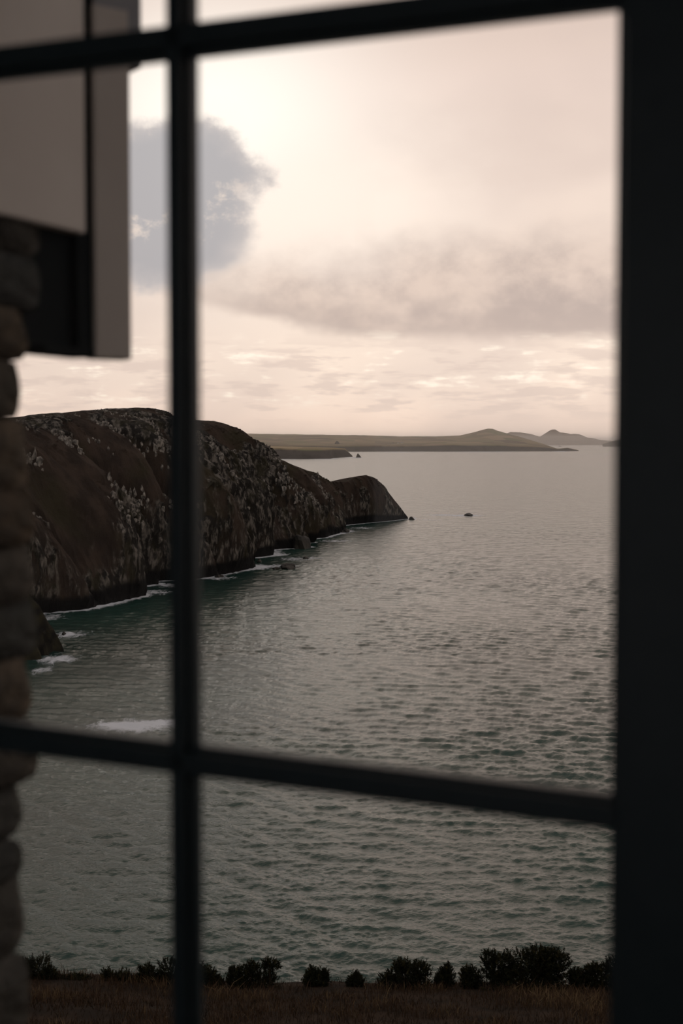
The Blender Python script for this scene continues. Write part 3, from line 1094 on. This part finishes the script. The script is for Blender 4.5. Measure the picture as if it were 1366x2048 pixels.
# sea stack off the field cliff and a skerry by the long point
def cone_stack(name, px, py_base, wpx, hpx, label, seed):
    c = on_sea(px, py_base)
    k = c[1] / FPX
    nu, nv = 20, 10
    th = np.linspace(0, 2 * math.pi, nu)
    vv = np.linspace(0, 1, nv)
    A, Vv = np.meshgrid(th, vv, indexing='ij')
    a, v = A.ravel(), Vv.ravel()
    p = np.stack([np.cos(a), np.sin(a), v * 2], 1)
    rad = (1 - v ** 1.3) * (1 + 0.25 * fbm(p * 2, 2, seed))
    x = np.cos(a) * rad * wpx * k / 2 + 0.12 * v * wpx * k * -1
    y = np.sin(a) * rad * wpx * k / 2
    z = v * hpx * k - 2
    o = obj(name, mesh_np(name, np.stack([x, y, z], 1), grid_faces(nu, nv), False), M['searock'])
    o.location = (c[0], c[1], 0)
    tag(o, label, 'rock')


cone_stack('sea_stack', 717, 915, 11, 9.5, 'small pointed sea stack off the far field cliff', 21)
cone_stack('sea_stack', 1120, 893, 9, 2, 'tiny flat skerry beyond the long low point of the far coast', 22)


# far cottages and an outcrop, a few pixels each
def cottage(px, py, dist, wpx, hpx, label):
    c = at(px, py, dist)
    k = dist / FPX
    root = empty('cottage', c)
    tag(root, label, 'cottage', 'white cottages on the far plateau')
    w, h, dd = wpx * k / 2, hpx * k * 0.6, wpx * k / 3
    v = [(-w, -dd, -6), (w, -dd, -6), (w, dd, -6), (-w, dd, -6), (-w, -dd, h), (w, -dd, h), (w, dd, h), (-w, dd, h)]
    me = bpy.data.meshes.new('walls')
    me.from_pydata(v, [], [(0, 3, 2, 1), (4, 5, 6, 7), (0, 1, 5, 4), (1, 2, 6, 5), (2, 3, 7, 6), (3, 0, 4, 7)])
    obj('walls', me, M['cottage'], root)
    t = h + hpx * k * 0.4
    e = 1.06
    me = bpy.data.meshes.new('roof')
    me.from_pydata([(-w * e, -dd * e, h), (w * e, -dd * e, h), (w * e, dd * e, h), (-w * e, dd * e, h), (-w * e, 0, t), (w * e, 0, t)], [], [(0, 1, 5, 4), (2, 3, 4, 5), (0, 4, 3), (1, 2, 5), (0, 3, 2, 1)])
    obj('roof', me, M['slate'], root)


cottage(682, 889, 12200, 6, 2.6, 'white cottage beside the dark knoll on the far plateau')
cottage(796, 886.5, 12600, 4, 2.0, 'white cottage in the middle of three on the far plateau')
cottage(804, 886.5, 12700, 5, 2.2, 'white cottage nearest the hills on the far plateau')
cottage(786, 887.5, 12500, 4, 2.0, 'white cottage nearest the dark knoll of three on the far plateau')
cottage(512, 882, 12800, 5, 2.2, 'white cottage above the green field behind the headland')
c = at(674, 889.5, 12000)
me = crag_mesh('rocky_knoll', 601, 2, 0.35)
o = obj('rocky_knoll', me, M['searock'])
o.location = c
o.scale = (22, 30, 32)
tag(o, 'dark rocky knoll rising on the far plateau beside a cottage', 'knoll')


# ------------------------------------------------------------------ gorse on the cliff edge
def tube(path, r0, r1, sides=5):
    path = np.asarray(path)
    vs, fs = [], []
    n = len(path)
    for i, c in enumerate(path):
        d = path[min(i + 1, n - 1)] - path[max(i - 1, 0)]
        d = d / (np.linalg.norm(d) + 1e-9)
        a = np.cross(d, [0.3, 0.9, 0.1])
        a /= np.linalg.norm(a)
        b = np.cross(d, a)
        r = r0 + (r1 - r0) * i / (n - 1)
        for k in range(sides):
            an = 2 * math.pi * k / sides
            vs.append(c + r * (math.cos(an) * a + math.sin(an) * b))
    for i in range(n - 1):
        for k in range(sides):
            k2 = (k + 1) % sides
            fs.append((i * sides + k, i * sides + k2, (i + 1) * sides + k2, (i + 1) * sides + k))
    return np.array(vs), np.array(fs)


def gorse(px, lumps, label, seed, leggy=False, dist=36.3):
    """lumps: (px offset, py centre, half width px, half height px)"""
    r = np.random.default_rng(seed)
    X = (px - 683) / FPX * dist
    gz = float(ground_z(np.array([X]), np.array([dist]))[0])
    root = empty('gorse_bush', (X, dist, gz))
    tag(root, label, 'bush', 'gorse bushes along the cliff edge')
    k = dist / FPX
    sv, sf, so = [], [], 0
    tri, tint = [], []
    skirt = max(l[0] + l[2] for l in lumps), min(l[0] - l[2] for l in lumps)
    lumps = [(a_, b_ + 3, c_ * 1.15, d_ * 1.05) for (a_, b_, c_, d_) in lumps] + [((skirt[0] + skirt[1]) / 2, 1964, (skirt[0] - skirt[1]) * 0.6, 13)]
    for (ox, pyc, hw, hh) in lumps:
        c = at(px + ox, pyc, dist) - np.array([X, dist, gz])
        rx, rz = hw * k, hh * k
        ry = rx * 0.8
        nst = max(3, int(2 + rx * 5))
        for s in range(nst):
            th = r.uniform(0, 6.28)
            end = c + np.array([rx * 0.75 * math.cos(th), ry * 0.7 * math.sin(th), rz * r.uniform(-0.1, 0.75)])
            st = np.array([c[0] * 0.7 + r.normal(0, 0.05), r.normal(0, 0.08), -0.12])
            md = st * 0.5 + end * 0.5 + r.normal(0, 0.05, 3)
            v, f = tube([st, md, end], 0.018, 0.006)
            sv.append(v)
            sf.append(f + so)
            so += len(v)
        nsh = int((rx * rz * 900 + 50) * (0.55 if leggy else 1.0))
        ph = np.arccos(1 - 2 * r.random(nsh))
        th = r.uniform(0, 2 * math.pi, nsh)
        nrm = np.stack([np.sin(ph) * np.cos(th), np.sin(ph) * np.sin(th), np.cos(ph)], 1)
        rad = r.uniform(0.35, 1.0, nsh) ** 0.6
        rad *= 1 + 0.18 * fbm(nrm * 2.3 + seed, 2, seed)
        tipp = c + nrm * rad[:, None] * np.array([rx, ry, rz])
        ax = nrm * 0.7 + np.array([0, 0, 0.75]) + r.normal(0, 0.25, (nsh, 3))
        ax /= np.linalg.norm(ax, axis=1, keepdims=True)
        nsp = 24
        ln = r.uniform(0.10, 0.22, nsh)
        T = r.random((nsh, nsp))
        b0 = tipp[:, None] + ax[:, None] * ((T - 0.6) * ln[:, None])[..., None]
        dr = r.normal(0, 1, (nsh, nsp, 3))
        dr /= np.linalg.norm(dr, axis=2, keepdims=True)
        dr = dr + ax[:, None] * 0.75
        dr /= np.linalg.norm(dr, axis=2, keepdims=True)
        sl = r.uniform(0.035, 0.075, (nsh, nsp, 1))
        w = np.cross(dr, r.normal(0, 1, (nsh, nsp, 3)))
        w /= np.linalg.norm(w, axis=2, keepdims=True)
        w *= 0.011
        t3 = np.stack([b0 - w, b0 + w, b0 + dr * sl], 2).reshape(-1, 3, 3)
        tri.append(t3)
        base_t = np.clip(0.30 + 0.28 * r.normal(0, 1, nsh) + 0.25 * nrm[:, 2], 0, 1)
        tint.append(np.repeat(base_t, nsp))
    tri = np.concatenate(tri)
    tint = np.concatenate(tint)
    keep = tri[:, :, 2].min(1) > -0.2
    tri, tint = tri[keep], tint[keep]
    me = mesh_np('foliage', tri.reshape(-1, 3), np.arange(len(tri) * 3).reshape(-1, 3), False)
    attr(me, 'tint', np.repeat(tint, 3))
    fo = obj('foliage', me, M['gorse'], root)
    obj('stems', mesh_np('stems', np.concatenate(sv), np.concatenate(sf), True), M['stem'], root)['kind'] = 'stuff'
    return root


gorse(78, [(0, 1935, 26, 30), (22, 1950, 18, 20), (-25, 1940, 22, 28)], 'spiky gorse bush rising beside the stone jamb', 1)
gorse(155, [(0, 1960, 24, 13), (-20, 1962, 16, 10)], 'low flat gorse mound between stone jamb and round bushes', 2)
gorse(217, [(0, 1950, 14, 18)], 'small round gorse bush, left one of a close pair', 3)
gorse(246, [(0, 1951, 14, 15), (10, 1958, 10, 9)], 'small round gorse bush, right one of a close pair', 4)
gorse(297, [(0, 1945, 18, 22), (-16, 1958, 12, 12)], 'rounded yellowish gorse bush left of the upright glazing bar', 5)
gorse(338, [(0, 1940, 22, 28), (-8, 1960, 22, 14)], 'gorse bush half hidden behind the upright glazing bar', 6)
gorse(414, [(0, 1950, 24, 22), (-14, 1940, 16, 16), (18, 1962, 14, 12)], 'domed gorse bush just right of the upright glazing bar', 7)
gorse(478, [(0, 1950, 24, 20), (-8, 1940, 12, 10)], 'broad low gorse bush beside the leggy gorse', 8)
gorse(520, [(-8, 1938, 14, 18), (6, 1945, 22, 20), (28, 1926, 12, 9), (-20, 1930, 8, 12), (14, 1922, 9, 8)], 'tall leggy gorse bush with sprigs standing apart', 9, True)
gorse(632, [(0, 1958, 24, 22), (-8, 1945, 14, 14), (18, 1945, 7, 9)], 'lone dark gorse bush between leggy gorse and wide clump', 10)
gorse(712, [(0, 1966, 15, 18), (0, 1950, 7, 10)], 'small upright gorse sprig set low in the dead grass', 11)
gorse(815, [(0, 1942, 38, 24), (-12, 1930, 16, 16), (24, 1936, 22, 18), (-38, 1955, 20, 12)], 'wide gorse clump left of the largest bush', 12)
gorse(890, [(0, 1946, 17, 16), (4, 1935, 10, 11), (-8, 1958, 12, 10)], 'small ragged gorse bush beside the wide clump', 13)
gorse(942, [(0, 1948, 22, 16), (-10, 1942, 10, 12)], 'low gorse bush nestling against the largest bush', 14)
gorse(1052, [(0, 1930, 55, 36), (45, 1930, 38, 38), (-50, 1932, 34, 34), (20, 1908, 30, 20), (-72, 1915, 16, 20), (60, 1915, 26, 24), (0, 1955, 70, 22)], 'largest dark gorse bush on the cliff edge', 15)
gorse(1158, [(0, 1950, 20, 14), (-8, 1944, 10, 10)], 'low gorse bush between the largest bush and window frame', 16)
gorse(1202, [(0, 1944, 32, 20), (-16, 1938, 16, 14), (30, 1930, 26, 18)], 'gorse bush half hidden by the right window frame', 17)


# ------------------------------------------------------------------ dead grass and bracken
def build_grass():
    r = np.random.default_rng(3)
    n = 60000
    y = r.uniform(26.5, 37.3, n)
    x = r.uniform(-0.30, 0.30, n) * y
    cl = fbm(np.stack([x * 0.9, y * 0.9, x * 0], 1), 3, 61)
    keep = r.random(n) < np.clip(0.62 + cl * 0.9, 0.12, 1)
    x, y, cl = x[keep], y[keep], cl[keep]
    n = len(x)
    z = ground_z(x, y) - 0.02
    h = r.uniform(0.08, 0.25, n) * (1 + 0.5 * cl) * np.where(r.random(n) < 0.05, 1.7, 1.0)
    th = r.uniform(0, 6.28, n)
    lean = np.abs(r.normal(0, 0.55, n)) * h
    dx, dy = np.cos(th), np.sin(th)
    w = r.uniform(0.004, 0.010, n)
    wt = r.uniform(0, 6.28, n)
    wx, wy = np.cos(wt) * w, np.sin(wt) * w
    b = np.stack([x, y, z], 1)
    m = b + np.stack([dx * lean * 0.35, dy * lean * 0.35, h * 0.6], 1)
    t = b + np.stack([dx * lean, dy * lean, h], 1)
    W = np.stack([wx, wy, wx * 0], 1)
    V = np.stack([b - W, b + W, m + W * 0.8, m - W * 0.8, t], 1).reshape(-1, 3)
    i = np.arange(n)[:, None] * 5
    F = np.concatenate([i + np.array([[0, 1, 2]]), i + np.array([[0, 2, 3]]), i + np.array([[3, 2, 4]])], 0)
    me = mesh_np('dead_grass', V, F, False)
    attr(me, 'tint', np.repeat(np.clip(0.34 + 0.65 * cl + r.normal(0, 0.24, n), 0, 1), 5))
    o = obj('dead_grass', me, M['grass'])
    tag(o, 'rust-brown dead grass and bracken covering the cliff top', 'grass', kind='stuff')


build_grass()


# ------------------------------------------------------------------ sea haze over the outer bay
def build_haze():
    me = bpy.data.meshes.new('sea_haze')
    x, y0, y1, z0, z1 = 24000, 1500, 63000, 1.5, 230
    v = [(-x, y0, z0), (x, y0, z0), (x, y1, z0), (-x, y1, z0), (-x, y0, z1), (x, y0, z1), (x, y1, z1), (-x, y1, z1)]
    me.from_pydata(v, [], [(0, 3, 2, 1), (4, 5, 6, 7), (0, 1, 5, 4), (1, 2, 6, 5), (2, 3, 7, 6), (3, 0, 4, 7)])
    m, nt, out = new_mat("thin_sea_haze")
    s = nt.nodes.new('ShaderNodeVolumeScatter')
    s.inputs['Color'].default_value = (1.0, 0.98, 0.95, 1)
    s.inputs['Density'].default_value = 3.2e-5
    s.inputs['Anisotropy'].default_value = 0.8
    nt.links.new(s.outputs[0], out.inputs['Volume'])
    o = obj('sea_haze', me, m)
    tag(o, 'thin pale haze over the outer bay and far coast', 'haze', kind='stuff')


build_haze()
